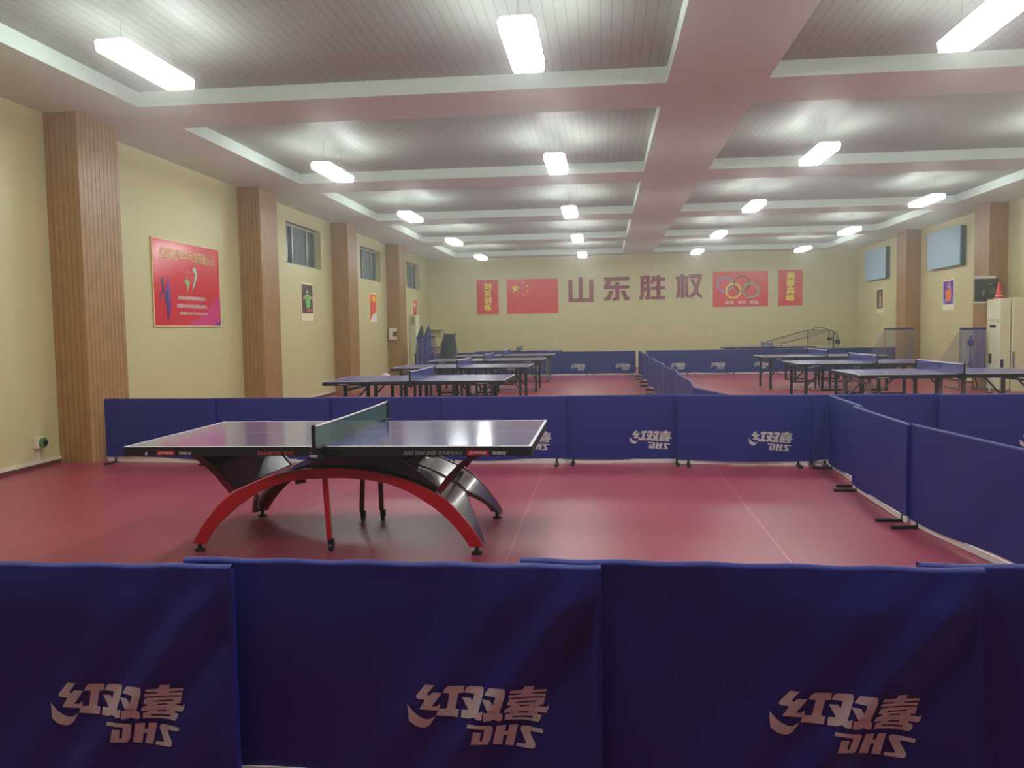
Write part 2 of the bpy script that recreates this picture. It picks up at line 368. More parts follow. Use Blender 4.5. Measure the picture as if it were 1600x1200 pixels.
# ------------------------------------------------------------------ the printed mark on the barriers (traced outlines)
A_ = lambda pts: [(630 + x / 13.333, 1055 + y / 13.333) for x, y in pts]
B_ = lambda pts: [(745 + x / 13.333, 1060 + y / 13.333) for x, y in pts]
C_ = lambda pts: [(720 + x / 11.43, 1100 + y / 11.43) for x, y in pts]
LOGO = [
 [A_([(470,175),(690,180),(640,205),(505,375),(540,412),(620,335),(815,345),(595,638),(700,640),(775,575),(760,690),(715,735),(330,710),(345,680),(450,515),(430,495),(300,492),(258,455),(265,420)])],
 [A_([(950,190),(1285,185),(1265,340),(1160,350),(1085,685),(1165,695),(1140,860),(680,840),(720,735),(765,690),(905,685),(975,350),(835,340),(880,250)])],
 [A_([(70,620),(200,770),(330,870),(450,925),(540,925),(650,860),(680,835),(610,940),(540,1050),(440,1115),(350,1115),(220,1070),(95,965)])],
 [A_([(1390,190)]) + B_([(137,123),(160,155),(150,270),(45,640),(70,660),(138,622),(110,815),(20,815)]) + A_([(1460,825),(1390,865),(1200,860),(1220,700),(1365,690),(1230,435),(1400,435),(1455,500),(1490,350),(1280,335),(1300,280),(1340,215)])],
 [B_([(280,140),(580,140),(612,185),(600,300),(480,655),(530,705),(525,840),(480,860),(420,850),(350,800),(290,835),(140,840),(152,660),(250,655),(120,385),(290,390),(350,500),(410,320),(175,295),(200,240)])],
 [B_([(1020,100),(1200,115),(1170,205),(1450,215),(1445,268),(1155,275),(1150,300),(1430,310),(1415,375),(665,345),(690,280),(940,285),(945,262),(695,235),(730,180),(960,185)])],
 [B_([(690,375),(1410,400),(1375,545),(1285,550),(1285,578),(1440,590),(1485,550),(1480,610),(1430,705),(1250,708),(1250,745),(1330,760),(1320,830),(1270,905),(570,850),(600,715),(690,710),(690,682),(560,680),(590,600),(640,575),(710,550),(710,522),(635,515),(650,450)]),
  B_([(815,455),(1215,465),(1210,492),(812,482)]), B_([(895,538),(1092,545),(1088,573),(892,568)]), B_([(868,688),(1068,695),(1062,728),(862,718)]), B_([(738,775),(1145,798),(1140,835),(733,808)])],
 [C_([(130,325),(540,360),(575,400),(510,660),(455,735),(170,705),(230,462),(365,475),(330,640),(375,650),(425,425),(105,390)])],
 [C_([(640,365),(800,372),(775,498),(830,498),(860,378),(1005,385),(915,775),(765,770),(810,580),(750,575),(705,765),(548,742)])],
 [C_([(1110,400),(1465,432),(1450,498),(1225,490),(1230,540),(1320,700),(1310,760),(1270,785),(965,780),(980,722),(1140,715),(1145,690),(1050,480),(1055,430)])],
]
LV, LF = [], []
for g in LOGO[:]:
    v, f = poly_tris([[((x - 745.5) / 219.0, -(y - 1118.0) / 219.0) for x, y in pl] for pl in g])
    b = len(LV); LV += [(a, c) for a, c, _ in v]; LF += [tuple(b + i for i in q) for q in f]
# finely cut copy for cloth that ripples
bm = bmesh.new(); vs = [bm.verts.new((a, c, 0)) for a, c in LV]
for q in LF:
    try: bm.faces.new([vs[i] for i in q])
    except ValueError: pass
for i in range(-8, 9):
    for ax in (0, 1):
        co = (i * 0.0625, 0, 0) if ax == 0 else (0, i * 0.0625, 0); no = (1, 0, 0) if ax == 0 else (0, 1, 0)
        bmesh.ops.bisect_plane(bm, geom=bm.verts[:] + bm.edges[:] + bm.faces[:], plane_co=co, plane_no=no)
bm.verts.index_update()
LV2 = [(q.co.x, q.co.y) for q in bm.verts]; LF2 = [tuple(q.index for q in fc.verts) for fc in bm.faces]; bm.free()
LOGO_D_ONLY = [LOGO[i] for i in (7, 8, 9)]

# ------------------------------------------------------------------ fabric barriers
def barrier(p0, p1, label, group, seed=0, logo=True, near=False, amp=1.0, h=0.745, foot_in=0.12, bare=False):
    p0, p1 = Vector(p0), Vector(p1); d = p1 - p0; L = d.length; rz = math.atan2(d.y, d.x)
    t = thing('fabric_barrier', label, 'barrier', (p0.x, p0.y, 0), rz, group)
    rg = random.Random(seed)
    W = [(rg.uniform(5, 9), rg.uniform(-1.0, -0.45), rg.uniform(0, 6.28), rg.uniform(.5, 1)) for _ in range(3)]
    W += [(rg.uniform(14, 20), rg.uniform(-1.3, 1.3), rg.uniform(0, 6.28), rg.uniform(.15, .3))]
    bil = rg.uniform(-0.6, 1.2)
    def disp(x, z):
        u = x / L; s = 0
        for kk, th, ph, am in W: s += am * math.sin(kk * (x * math.cos(th) + z * math.sin(th)) + ph)
        env = (0.15 + 0.85 * (1 - z / h)) * min(1, (h - z) / 0.05)
        edge = min(1, u / .04, (1 - u) / .04); edge = max(0.25, edge)
        cre = 0.0018 * math.exp(-((z - 0.375) / 0.012) ** 2)
        corner = 0.0
        if near:
            dd = ((L - x) - (h - z) * 0.75) / 1.25; fa = min(1, (h - z) / .12) * min(1, (L - x) / .06)
            corner = fa * (0.020 * math.exp(-((dd - .02) / .055) ** 2) - 0.016 * math.exp(-((dd + .10) / .05) ** 2) + 0.012 * math.exp(-((dd - .20) / .08) ** 2) + 0.010 * math.sin(4.2 * x + seed) * math.sin(6 * z + seed * 2))
        return -(0.0042 * amp * s * env * edge + 0.012 * bil * math.sin(math.pi * u) * (1 - z / h) * amp + corner + cre)
    nx, nz = (72, 30) if near else ((36, 14) if amp > 0.6 else (18, 8))
    sag = [rg.uniform(-0.012, 0.012) for _ in range(3)]
    def fn(u, v):
        x = 0.006 + u * (L - 0.012)
        zb = (0.03 if near else 0.055) + (0.4 if near else 1) * sag[0] * math.sin(math.pi * u) + (0.3 if near else 1) * sag[1] * math.cos(math.pi * u) + (0.3 if near else 1) * sag[2] * math.sin(6 * u)
        z = zb + v * (h - zb)
        return (x, -0.016 + disp(x, z), z)
    cl = MB(); cl.grid(nx, nz, fn)
    # the sleeve that wraps the top rail
    ns = 8
    def top(u, v):
        a = math.pi * v; x = 0.006 + u * (L - 0.012)
        dz = 0.0022 * math.sin(23 * u * L + seed) if near else 0
        return (x, -0.016 * math.cos(a), h + dz + 0.014 * math.sin(a))
    cl.grid(nx, ns, top)
    cl.grid(nx, 2, lambda u, v: (0.006 + u * (L - 0.012), 0.016, h - 0.06 * v))
    # side hems wrapping the posts
    for xx in ([0.02, L - 0.02] if not bare else [L - 0.02]): cl.tube([(xx, 0, 0.075), (xx, 0, h - 0.005)], 0.0145, 10, cap=False)
    for s, xx in ((0, 0.006), (1, L - 0.006)):
        cl.grid(1, 10, lambda u, v: (xx, -0.016 + u * 0.03 + (disp(xx, 0.07 + v * (h - 0.07)) * (1 - u)), 0.07 + v * (h - 0.07)))
    c = cl.build('cover', M['blue_cloth'], t, smooth=True)
    if logo:
        s = 0.452; cx = L - 0.18 - s / 2; cz = 0.262; lm = MB()
        V, F = (LV2, LF2) if near else (LV, LF)
        if not near and amp > .6: V, F = LV2, LF2
        lm.add([(cx + a * s, -0.0185 + disp(cx + a * s, cz + b_ * s), cz + b_ * s) for a, b_ in V], F)
        lm.build('printed_logo', M['print'], c, smooth=True)
    fr = MB(); fr.tube([(0.02, 0, 0.02), (0.02, 0, h), (L - 0.02, 0, h), (L - 0.02, 0, 0.02)], 0.0105, 8)
    fr.box(0.03, L - 0.03, -0.008, 0.008, 0.008, 0.05)
    fr.build('frame', M['white_paint'], t)
    for x in (foot_in, L - foot_in):
        f = MB(); f.box(x - 0.02, x + 0.02, -0.2, 0.2, 0.0, 0.022); f.box(x - 0.012, x + 0.012, -0.012, 0.012, 0.0, 0.06)
        f.build('foot', M['black'], t, bevel=0.004)
    return t

g = 'barriers in the front row'
barrier((-2.62, 2.56), (-1.193, 2.58), 'blue barrier at the front, leftmost, cut by the left photo edge', g, 11, near=True, amp=1.5)
barrier((-1.405, 2.66), (-0.007, 2.625), 'blue barrier at the front, second from left, below the arched table', g, 12, near=True, amp=1.5)
barrier((-0.279, 2.70), (1.141, 2.645), 'blue barrier at the front, third from left, its silver mark low at right', g, 13, near=True, amp=1.5)
barrier((0.957, 2.70), (2.36, 2.66), 'blue barrier at the front, rightmost, mostly outside the photo', g, 14, near=True, amp=1.5)
g = 'barriers behind the arched table'
R2 = [(-5.88, 9.42, -4.46, 9.33, 0), (-4.50, 9.37, -3.10, 9.34, 0), (-3.16, 9.38, -1.78, 9.33, 1), (-1.80, 9.30, -0.40, 9.31, 1), (-0.46, 9.36, 0.917, 9.34, 1), (0.79, 9.27, 2.174, 9.20, 1), (2.16, 9.19, 2.34, 9.17, 0), (2.36, 9.20, 3.50, 9.18, 0), (3.43, 9.10, 4.85, 9.09, 1)]
N2 = ['beside the first wooden pillar', 'behind the left half of the tabletop', 'behind the green net', 'mark half hidden by the tabletop corner', 'mark fully seen just right of the table', 'last before the corner', None, 'just right of the corner', 'mark cut by the right photo edge']
for i, (a, b, c, d, lg) in enumerate(R2):
    if N2[i]: barrier((a, b), (c, d), 'blue barrier behind the arched table, ' + N2[i], g, 30 + i, logo=bool(lg))
barrier((2.15, 9.23), (2.38, 9.21), 'narrow folded end of blue barrier at the corner of the court', g, 45, logo=False, foot_in=0.05)
g = 'barriers on the right side of the court'
barrier((2.36, 9.12), (2.32, 7.86), 'blue side barrier right of the court, farthest, at the corner', g, 51, logo=False)
barrier((2.25, 7.90), (2.24, 6.47), 'blue side barrier right of the court, middle one with a sagging belly', g, 52, logo=False, amp=1.8)
barrier((2.262, 6.50), (2.44, 5.11), 'blue side barrier right of the court, nearest full panel', g, 53, logo=False, amp=1.3)
barrier((2.47, 5.03), (2.60, 3.66), 'blue side barrier cut off by the right photo edge, past the white post', g, 54, logo=False, bare=True)
g = 'barriers dividing the two rows of tables'
DV = [(1.34, 9.40), (1.11, 10.5), (1.20, 11.9), (1.17, 13.3), (1.24, 14.65), (1.14, 16.0), (1.21, 17.4), (1.13, 18.8), (1.20, 20.2), (1.12, 21.6), (1.19, 23.0), (1.11, 24.4), (1.17, 25.7), (1.10, 26.45)]
ORDN = ['first', 'second', 'third', 'fourth', 'fifth', 'sixth', 'seventh', 'eighth', 'ninth', 'tenth', 'eleventh', 'twelfth', 'last']
for i in range(len(DV) - 1):
    a, b = Vector(DV[i]), Vector(DV[i + 1]); dd = (b - a).normalized()
    barrier(b - dd * 0.012, a + dd * 0.012, 'blue barrier in the long middle divider, %s from its near end' % ORDN[i], g, 60 + i, logo=False, amp=0.5)
g = 'barriers along the far end'
bx = [-6.0, -4.53, -3.13, -1.77, -0.37, 1.02]
for i in range(5):
    barrier((bx[i] - .03, 26.75), (bx[i + 1], 26.7), 'blue barrier at the far end, %s from the left wall' % ['first', 'second', 'third', 'fourth', 'fifth'][i], g, 80 + i, amp=0.5)
bx = [1.30, 2.72, 3.93, 5.24, 6.62, 8.02, 8.86]
for i in range(6):
    barrier((bx[i] - (.03 if i else -.02), 26.69), (bx[i + 1], 26.65), 'blue barrier at the far end, %s to the right of the divider' % ['first', 'second', 'third', 'fourth', 'fifth', 'sixth'][i], g, 90 + i, amp=0.5, logo=i < 5)

# ------------------------------------------------------------------ table parts shared by all tables
def table_top_half(t, x0, x1, top, m, hh=0.7625, lw=0.02):
    mb = MB(); mb.box(x0 + .004, x1 - .004, -hh + .006, hh - .006, top - 0.024, top - 0.0004, 0); e = 0.0
    xo, xi = (x0, x1) if abs(x0) > abs(x1) else (x1, x0)
    s = 1 if xo > 0 else -1
    mb.box(min(x0, x1), max(x0, x1), -hh, -hh + lw, top - 0.004, top, 1)
    mb.box(min(x0, x1), max(x0, x1), hh - lw, hh, top - 0.004, top, 1)
    mb.box(min(xo, xo - s * lw), max(xo, xo - s * lw), -hh + lw, hh - lw, top - 0.004, top, 1)
    mb.box(x0, x1 - 0.0, -0.0015, 0.0015, top - 0.004, top, 1)
    return mb.build('tabletop', [m, M['line']], t)
def table_net(t, top, m, tape, bracket, y=0.915):
    n = MB()
    n.grid(24, 1, lambda u, v: (0, -y + u * 2 * y, top + 0.004 + v * (0.142 - 0.006 * math.sin(math.pi * u))))
    nn = n.build('net', m, t)
    tp = MB(); tp.tube([(0, -y + u / 16 * 2 * y, top + 0.145 - 0.006 * math.sin(math.pi * u / 16)) for u in range(17)], 0.0065, 6)
    tp.build('net_tape', tape, nn, smooth=True)
    for s in (-1, 1):
        p = MB(); p.box(-0.012, 0.012, s * y - 0.012, s * y + 0.012, top - 0.06, top + 0.157)
        p.box(-0.03, 0.03, min(s * 0.74, s * y), max(s * 0.74, s * y), top + 0.001, top + 0.012)
        p.box(-0.03, 0.03, min(s * 0.775, s * y), max(s * 0.775, s * y), top - 0.075, top - 0.05)
        p.tube([(0, s * 0.84, top - 0.10), (0, s * 0.84, top - 0.05)], 0.012, 8)
        p.build('net_post', bracket, t, bevel=0.002)
def apron_logo(mb_red, mb_w, x0, x1, z0, z1, y):
    mb_red.box(x0, x1, y - 0.001, y, z0, z1, 0)
    s = (x1 - x0) * 0.84; cx = (x0 + x1) / 2; cz = (z0 + z1) / 2
    n = 0
    for gi in range(7):
        v, f = poly_tris([[((x - 745.5) / 219.0, -(y_ - 1104.0) / 219.0) for x, y_ in pl] for pl in LOGO[gi]])
        mb_w.add([(cx + a * s, y - 0.002, cz + c * s * (z1 - z0) / (x1 - x0) * 2.1) for a, c, _ in v], f)
def put_dhs(mb, x0, x1, z0, z1, y):
    for gset in LOGO_D_ONLY:
        v, f = poly_tris(gset and [[((x - 729) / 119.0, -(y_ - 1168.7) / 40.3) for x, y_ in pl] for pl in gset])
        mb.add([(x0 + a * (x1 - x0), y - 0.0015, z0 + c * (z1 - z0)) for a, c, _ in v], f)

# ------------------------------------------------------------------ the arched show table
T = thing('table_tennis_table', 'blue table tennis table on a red arched base in the front court', 'table', (-1.824, 6.07, 0))
TOP = 0.76
for x0, x1 in ((-1.368, -0.002), (0.002, 1.368)): table_top_half(T, x0, x1, TOP, M['top_blue'])
def ring_apron(x0, x1, mb, z0=0.697, z1=0.7558, hh=0.7610, t=0.03):
    x0 -= .002; x1 += .002
    mb.box(x0, x1, -hh, -hh + t, z0, z1); mb.box(x0, x1, hh - t, hh, z0, z1)
    mb.box(x0, x0 + t, -hh + t, hh - t, z0, z1); mb.box(x1 - t, x1, -hh + t, hh - t, z0, z1)
for x0, x1 in ((-1.364, -0.003), (0.003, 1.364)):
    mb = MB(); ring_apron(x0, x1, mb); ap = mb.build('apron', M['apron'], T)
    yy = -0.7615
    red = MB(); wh = MB()
    if x0 < -1:
        apron_logo(red, wh, -1.138, -1.011, 0.702, 0.732, yy); put_dhs(wh, -0.985, -0.89, 0.707, 0.727, yy)
        put_poly(wh, [ell(-1.21, 0.722, 0.006, 0.006, 10)], yy - .001)
        put_poly(wh, [[(-1.225, 0.704), (-1.2, 0.704), (-1.195, 0.708), (-1.21, 0.708), (-1.2, 0.716), (-1.204, 0.72), (-1.222, 0.71)]], yy - .001)
        tt = MB(); put_text(tt, 'RAINBOW', -0.44, -0.272, 0.704, 0.728, yy - 0.001, bold=0.03, shear=0.2)
        put_text(tt, '彩虹', -0.262, -0.19, 0.702, 0.73, yy - 0.001, bold=0.01)
        tt.build('edge_lettering', mat('faded_red_print', (190, 84, 74), 0.5), ap)
    else:
        apron_logo(red, wh, 0.952, 1.092, 0.700, 0.733, yy); put_dhs(wh, 1.112, 1.212, 0.706, 0.728, yy)
        tt = MB(); put_text(tt, '2003 2004 2005', 0.535, 0.755, 0.706, 0.729, yy - 0.001, shear=0.25)
        put_text(tt, '世乒赛专用台', 0.765, 0.925, 0.704, 0.730, yy - 0.001, shear=0.2)
        tt.build('edge_lettering', mat('grey_print', (160, 160, 158), 0.5), ap)
    rd = red.build('red_logo_plate', M['red_gloss'], ap)
    wh.build('edge_mark', M['print'], ap)
table_net(T, TOP, M['net_green'], M['white'], M['black'])
# DHS mark on the net clamp
mb = MB(); put_dhs(mb, -0.03, 0.03, 0.712, 0.732, -0.929); mb.box(-0.034, 0.034, -0.928, -0.90, 0.69, 0.742)
nb = mb.build('net_clamp', [M['black'], M['print']], T)
for p in nb.data.polygons: p.material_index = 0 if len(p.vertices) == 4 and p.index >= len(nb.data.polygons) - 6 else 1
# arch
OUT = [(0, .585), (.2, .572), (.36, .545), (.55, .485), (.75, .385), (.87, .27), (.96, .155), (1.02, .055)]
INN = [(0, .516), (.2, .505), (.36, .48), (.53, .415), (.70, .305), (.80, .215), (.87, .135), (.925, .05)]
def interp(tab, u):
    """point on a polyline by parameter u in 0..1, smoothed"""
    n = len(tab) - 1; f = u * n; i = min(int(f), n - 1); t = f - i
    p = [tab[max(0, i - 1)] if i > 0 else (-tab[1][0], tab[1][1]), tab[i], tab[i + 1], tab[min(n, i + 2)]]
    def cr(a, b, c, d): return 0.5 * ((2 * b) + (-a + c) * t + (2 * a - 5 * b + 4 * c - d) * t * t + (-a + 3 * b - 3 * c + d) * t ** 3)
    return cr(*[q[0] for q in p]), cr(*[q[1] for q in p])
WY = 0.56
NS = 28
def arch_pt(tab, s):     # s in -1..1
    x, z = interp(tab, abs(s)); return (x if s >= 0 else -x, z)
for sgn in (-1, 1):
    mb = MB()
    for i in range(-NS, NS):
        s0, s1 = i / NS, (i + 1) / NS
        q = [arch_pt(OUT, s0), arch_pt(OUT, s1), arch_pt(INN, s1), arch_pt(INN, s0)]
        ya, yb = sgn * WY, sgn * (WY - 0.028)
        v = [(a, ya, b) for a, b in q] + [(a, yb, b) for a, b in q]
        f = [(0, 1, 2, 3), (7, 6, 5, 4), (0, 4, 5, 1), (3, 2, 6, 7)]
        if i == -NS: f.append((0, 3, 7, 4))
        if i == NS - 1: f.append((1, 5, 6, 2))
        mb.add(v, f)
    mb.build('arch_rim', M['red_gloss'], T, bevel=0.003)
def cut(s):
    a = abs(s); s0 = 0.66
    return 0 if a <= s0 else (WY - 0.10) * ((a - s0) / (1 - s0)) ** 0.62
mb = MB(); NY = 10
for sgn in (-1, 1):
    def P(tab, i, j, off):
        s = i / NS; x, z = arch_pt(tab, s); c = cut(s)
        y = c + (WY - 0.028 - c) * j / NY
        return (x, sgn * y, z + off)
    b0 = len(mb.v)
    for i in range(-NS, NS + 1):
        for j in range(NY + 1):
            mb.v.append(P(OUT, i, j, -0.008))
    b1 = len(mb.v)
    for i in range(-NS, NS + 1):
        for j in range(NY + 1):
            xo, zo = arch_pt(OUT, i / NS); xi, zi = arch_pt(INN, i / NS); k_ = 0.45
            c = cut(i / NS); y = c + (WY - 0.028 - c) * j / NY
            mb.v.append((xo + (xi - xo) * k_, sgn * y, zo + (zi - zo) * k_))
    W_ = NY + 1
    for i in range(2 * NS):
        for j in range(NY):
            for bb in (b0, b1):
                mb.f.append((bb + i * W_ + j, bb + i * W_ + j + 1, bb + (i + 1) * W_ + j + 1, bb + (i + 1) * W_ + j)); mb.m.append(0)
        mb.f.append((b0 + i * W_, b0 + (i + 1) * W_, b1 + (i + 1) * W_, b1 + i * W_)); mb.m.append(0)
mb.build('arch_shell', M['gloss_sheet'], T, smooth=True)
# wings that rise from the arch to the top
WING = [(.712, .432), (.745, .470), (.80, .54), (.865, .605), (.935, .66), (1.0, .697)]
for sgn in (-1, 1):
    mb = MB()
    def wp(u, off):
        n = len(WING) - 1; f = u * n; i = min(int(f), n - 1); t = f - i
        x = WING[i][0] + (WING[i + 1][0] - WING[i][0]) * t; z = WING[i][1] + (WING[i + 1][1] - WING[i][1]) * t
        return sgn * (x + off * 0.7), z - off * 0.7
    mb.grid(15, 12, lambda u, v: (wp(u, 0)[0], -WY + 0.03 + v * 2 * (WY - 0.03), wp(u, 0)[1]))
    mb.grid(15, 12, lambda u, v: (wp(u, .018)[0], -WY + 0.03 + v * 2 * (WY - 0.03), wp(u, .018)[1]))
    mb.build('wing_shell', M['gloss_black'], T, smooth=True)
    for sy_ in (-1, 1):
        mb = MB()
        for i in range(15):
            q = [wp(i / 15, -0.008), wp((i + 1) / 15, -0.008), wp((i + 1) / 15, .034), wp(i / 15, .034)]
            ya, yb = sy_ * WY, sy_ * (WY - 0.03)
            v = [(a, ya, b) for a, b in q] + [(a, yb, b) for a, b in q]
            mb.add(v, [(0, 1, 2, 3), (7, 6, 5, 4), (0, 4, 5, 1), (3, 2, 6, 7)])
        mb.build('wing_rim', M['dark_red'], T)
# glossy black saddle between the arch and the top, flaring towards the back
mb = MB()
NY2 = 16; NZ2 = 8
for side in (-1, 1):
    def hw(yv, zv):
        fy = max(0, (yv + 0.48) / 0.96); fz = max(0, (zv - 0.5)) / 0.2
        base = 0.20 + 0.30 * fy ** 1.6
        return base * (0.80 + 0.20 * (2 * fz - 1) ** 2 + 0.02)
    mb.grid(NY2, NZ2, lambda u, v: (side * hw(-0.48 + 0.96 * u, 0.50 + 0.20 * v), -0.48 + 0.96 * u,
                                    (lambda zz: zz)(max(0.50 - 0.0, 0.50) + (0.697 - 0.50) * v)))
for yv in (-0.48, 0.48):
    mb.grid(2, NZ2, lambda u, v: ((2 * u - 1) * hw(yv, 0.50 + 0.20 * v), yv, 0.50 + 0.197 * v))
mb.build('saddle_body', M['gloss_black'], T, smooth=True)
# front lip of the body hugging the arch crown
mb = MB()
pts = [(-.33, .556), (-.26, .582), (-.2, .60), (-.12, .632), (-.05, .66), (0.0, .697), (.36, .697), (.47, .62), (.58, .54), (.72, .43), (.69, .412), (.55, .485), (.36, .545), (.2, .572), (0, .585), (-.2, .572)]
mb.prism(pts, lambda a, b, t: (a, -0.50 + 0.03 * t - (0.0), b))
mb.build('front_fairing', M['gloss_black'], T)
# transport struts with castors
def castor(mb, x, y, z, r=0.03):
    mb.tube([(x - 0.012, y, r + 0.002), (x + 0.012, y, r + 0.002)], r, 14)
    mb.box(x - 0.02, x + 0.02, y - 0.012, y + 0.012, r + 0.01, z)
for (x, y, xt, m) in ((-0.053, -0.51, -0.075, 'red_gloss'), (-0.085, 0.38, -0.06, 'dark_red'), (0.065, 0.42, 0.06, 'dark_red')):  # same red lacquer throughout; the rear pair's shade is put into its colour
    mb = MB(); mb.bar((xt, y, 0.53), (x, y, 0.085), 0.034, 0.034); st = mb.build('strut', M[m], T, bevel=0.003)
    mb = MB(); castor(mb, x + 0.01, y, 0.09); mb.build('castor', M['black'], st)
MB().tube([(-0.16, -0.50, 0.505), (-0.09, -0.50, 0.512)], 0.01, 8).build('lever', M['dark_red'], T)
MB().tube([(-0.36, -0.30, 0.44), (-0.29, -0.30, 0.45)], 0.017, 8).build('lever', M['dark_red'], T)
for sx in (-1, 1):
    for s2 in (-1, 1):
        MB().tube([(sx * 0.972, s2 * 0.545, 0.0), (sx * 0.972, s2 * 0.545, 0.016), (sx * 0.972, s2 * 0.545, 0.022), (sx * 0.972, s2 * 0.545, 0.06)], [0.036, 0.034, 0.014, 0.014], 14).build('levelling_foot', M['black_rubber'], T)

# ------------------------------------------------------------------ folding tables in the two rows behind
def folding_table(label, group, legm='black', style=0):
    t = thing('table_tennis_table', label, 'table', (0, 0, 0), 0, group)
    for sgn in (-1, 1):
        x0, x1 = (-1.37, -0.004) if sgn < 0 else (0.004, 1.37)
        table_top_half(t, x0, x1, 0.76, M['top_far'])
        mb = MB(); ring_apron(x0 + 0.002, x1 - 0.002, mb, 0.70); mb.build('apron', M['apron'], t)
        # end legs
        xe = sgn * (1.20 if style != 1 else 1.06)
        for y in (-0.62, 0.62):
            lg = MB().bar((xe, y, 0.70), (xe, y, 0.02), 0.055, 0.045).build('leg', M[legm], t, bevel=0.003)
            MB().tube([(xe, y, 0), (xe, y, 0.022)], 0.03, 10).build('leg_foot', M['black_rubber'], lg)
        # inner carriage legs
        for xi in (0.16, 0.62) if style != 2 else (0.16,):
            for y in (-0.5, 0.5):
                lg = MB().bar((sgn * xi, y, 0.70), (sgn * xi, y, 0.10 if xi == .16 else 0.16), 0.05, 0.04).build('leg', M[legm], t, bevel=0.003)
                if xi == .16:
                    mb = MB(); castor(mb, sgn * xi, y, 0.12, 0.04); mb.build('castor', M['black_rubber'], lg)
        for y in (-0.5, 0.5):
            mb = MB(); mb.bar((sgn * 0.16, y, 0.17), (sgn * (0.64 if style != 1 else 1.06), y, 0.17), 0.04, 0.03)
            mb.build('stretcher', M['wood_bar'] if style == 2 else M[legm], t)
        for y in (-0.58, 0.58):
            mb = MB(); mb.bar((xe, y, 0.30), (sgn * (abs(xe) - 0.36), y, 0.70), 0.025, 0.02); mb.build('brace', M[legm], t)
        MB().bar((sgn * 0.16, -0.5, 0.17), (sgn * 0.16, 0.5, 0.17), 0.035, 0.03).build('cross_bar', M[legm], t)
        MB().bar((xe, -0.62, 0.62), (xe, 0.62, 0.62), 0.03, 0.03).build('cross_bar', M[legm], t)
    return t
GT = 'folding tables in the two back rows'
def far_table(x, y, label, net='net_blue', style=0, legm='black', z=0.0):
    t = folding_table(label, GT, legm, style); t.location = (x, y, 0)
    table_net(t, 0.76, M[net], M['white'], M['black'])
    if z:
        t.location.z = 0
        for c in t.children:
            if c.name.startswith(('leg', 'castor')): c.scale.z = (0.76 + z) / 0.76
            else: c.location.z = z
    # small marks on the long edge
    mb = MB(); put_dhs(mb, 0.95, 1.13, 0.708, 0.728, -0.762); put_dhs(mb, -1.13, -0.95, 0.708, 0.728, -0.762)
    o_ = mb.build('edge_mark', M['print'], t)
    if z: o_.location.z = z
    return t
far_table(-2.80, 12.98, 'blue folding table in the left row, nearest, legs joined by low bars', style=1)
far_table(-2.83, 17.22, 'blue folding table in the left row, second from the camera')
far_table(-2.80, 20.75, 'blue folding table in the left row, third from the camera')
far_table(-2.76, 24.20, 'blue folding table in the left row, fourth, right before the end barrier', legm='grey_paint')
far_table(-2.74, 27.85, 'dark table behind the left end barrier, only its thin top and green net seen', net='net_green', z=0.03)
far_table(5.03, 13.36, 'folding table nearest in the right row, grey legs and tan lower bar', style=2, legm='grey_paint')
far_table(5.00, 17.05, 'blue folding table in the right row, second from the camera')
far_table(5.05, 20.70, 'blue folding table in the right row, third from the camera')
far_table(5.25, 28.0, 'table behind the right end barrier carrying the robot net', z=0.05)

# ------------------------------------------------------------------ signs on the far wall (front is local -Y)
def board(name, label, cat, loc, rz, w_, h_, m, edge=M['frame_gold'], th=0.02, group=None, trimw=0.012):
    t = thing(name, label, cat, loc, rz, group)
    MB().box(0, w_, -th, 0.0, 0, h_).build('panel', m, t)
    e = MB()
    e.box(-trimw, 0, -th - .004, 0, -trimw, h_ + trimw); e.box(w_, w_ + trimw, -th - .004, 0, -trimw, h_ + trimw)
    e.box(0, w_, -th - .004, 0, -trimw, 0); e.box(0, w_, -th - .004, 0, h_, h_ + trimw)
    e.build('edge_trim', edge, t)
    return t
def vtext(t, chars, x0, x1, ztop, ch, gap, y, m, bold=0.02):
    mb = MB()
    for i, c in enumerate(chars):
        z1 = ztop - i * (ch + gap); put_text(mb, c, x0, x1, z1 - ch, z1, y, bold=bold)
    mb.build('lettering', m, t)
s1 = board('slogan_sign', 'narrow red sign with four yellow characters, left of the flag', 'sign', (-4.60, YF, 2.06), 0, 0.81, 1.25, M['sign_red'])
vtext(s1, '刻苦训练', 0.27, 0.55, 1.13, 0.235, 0.022, -0.024, M['yellow'], bold=0.045)
fl = board('flag_sign', 'red flag panel with one big and four small yellow stars', 'flag', (-3.48, YF, 2.05), 0, 1.88, 1.26, M['sign_red'])
mb = MB()
def star(cx, cz, R, rot):
    return [(cx + (R if k % 2 == 0 else R * 0.382) * math.sin(rot + k * math.pi / 5), cz + (R if k % 2 == 0 else R * 0.382) * math.cos(rot + k * math.pi / 5)) for k in range(10)]
put_poly(mb, [star(0.31, 0.92, 0.17, 0)], -0.024)
for cx_, cz_, rt in ((0.62, 1.12, .4), (0.75, 1.0, .8), (0.75, 0.82, 0), (0.62, 0.69, .4)): put_poly(mb, [star(cx_, cz_, 0.055, rt)], -0.024)
mb.build('stars', M['yellow'], fl)
oly = board('rings_sign', 'red panel with five interlaced rings and a white motto', 'sign', (3.92, YF, 2.165), 0, 1.93, 1.25, M['sign_red'])
sx = 1.93 / 81.5
def rp(zx, zy): return ((zx - 130) / 9.41 * 0.02385, 1.25 - (zy - 125 + (zx - 130) * 0.018) / 9.41 * 0.0236)
for (zx, zy, mm, dy) in ((295, 303, 'skyblue', 0), (415, 395, 'yellow', .0015), (532, 295, 'ringblack', .003), (658, 388, 'green', .0045)):
    c = rp(zx, zy); mb = MB(); put_poly(mb, ring(c[0], c[1], 0.225 if mm != 'ringblack' else 0.245, 0.282), -0.0225 - dy)
    mb.build('ring', M[mm], oly)
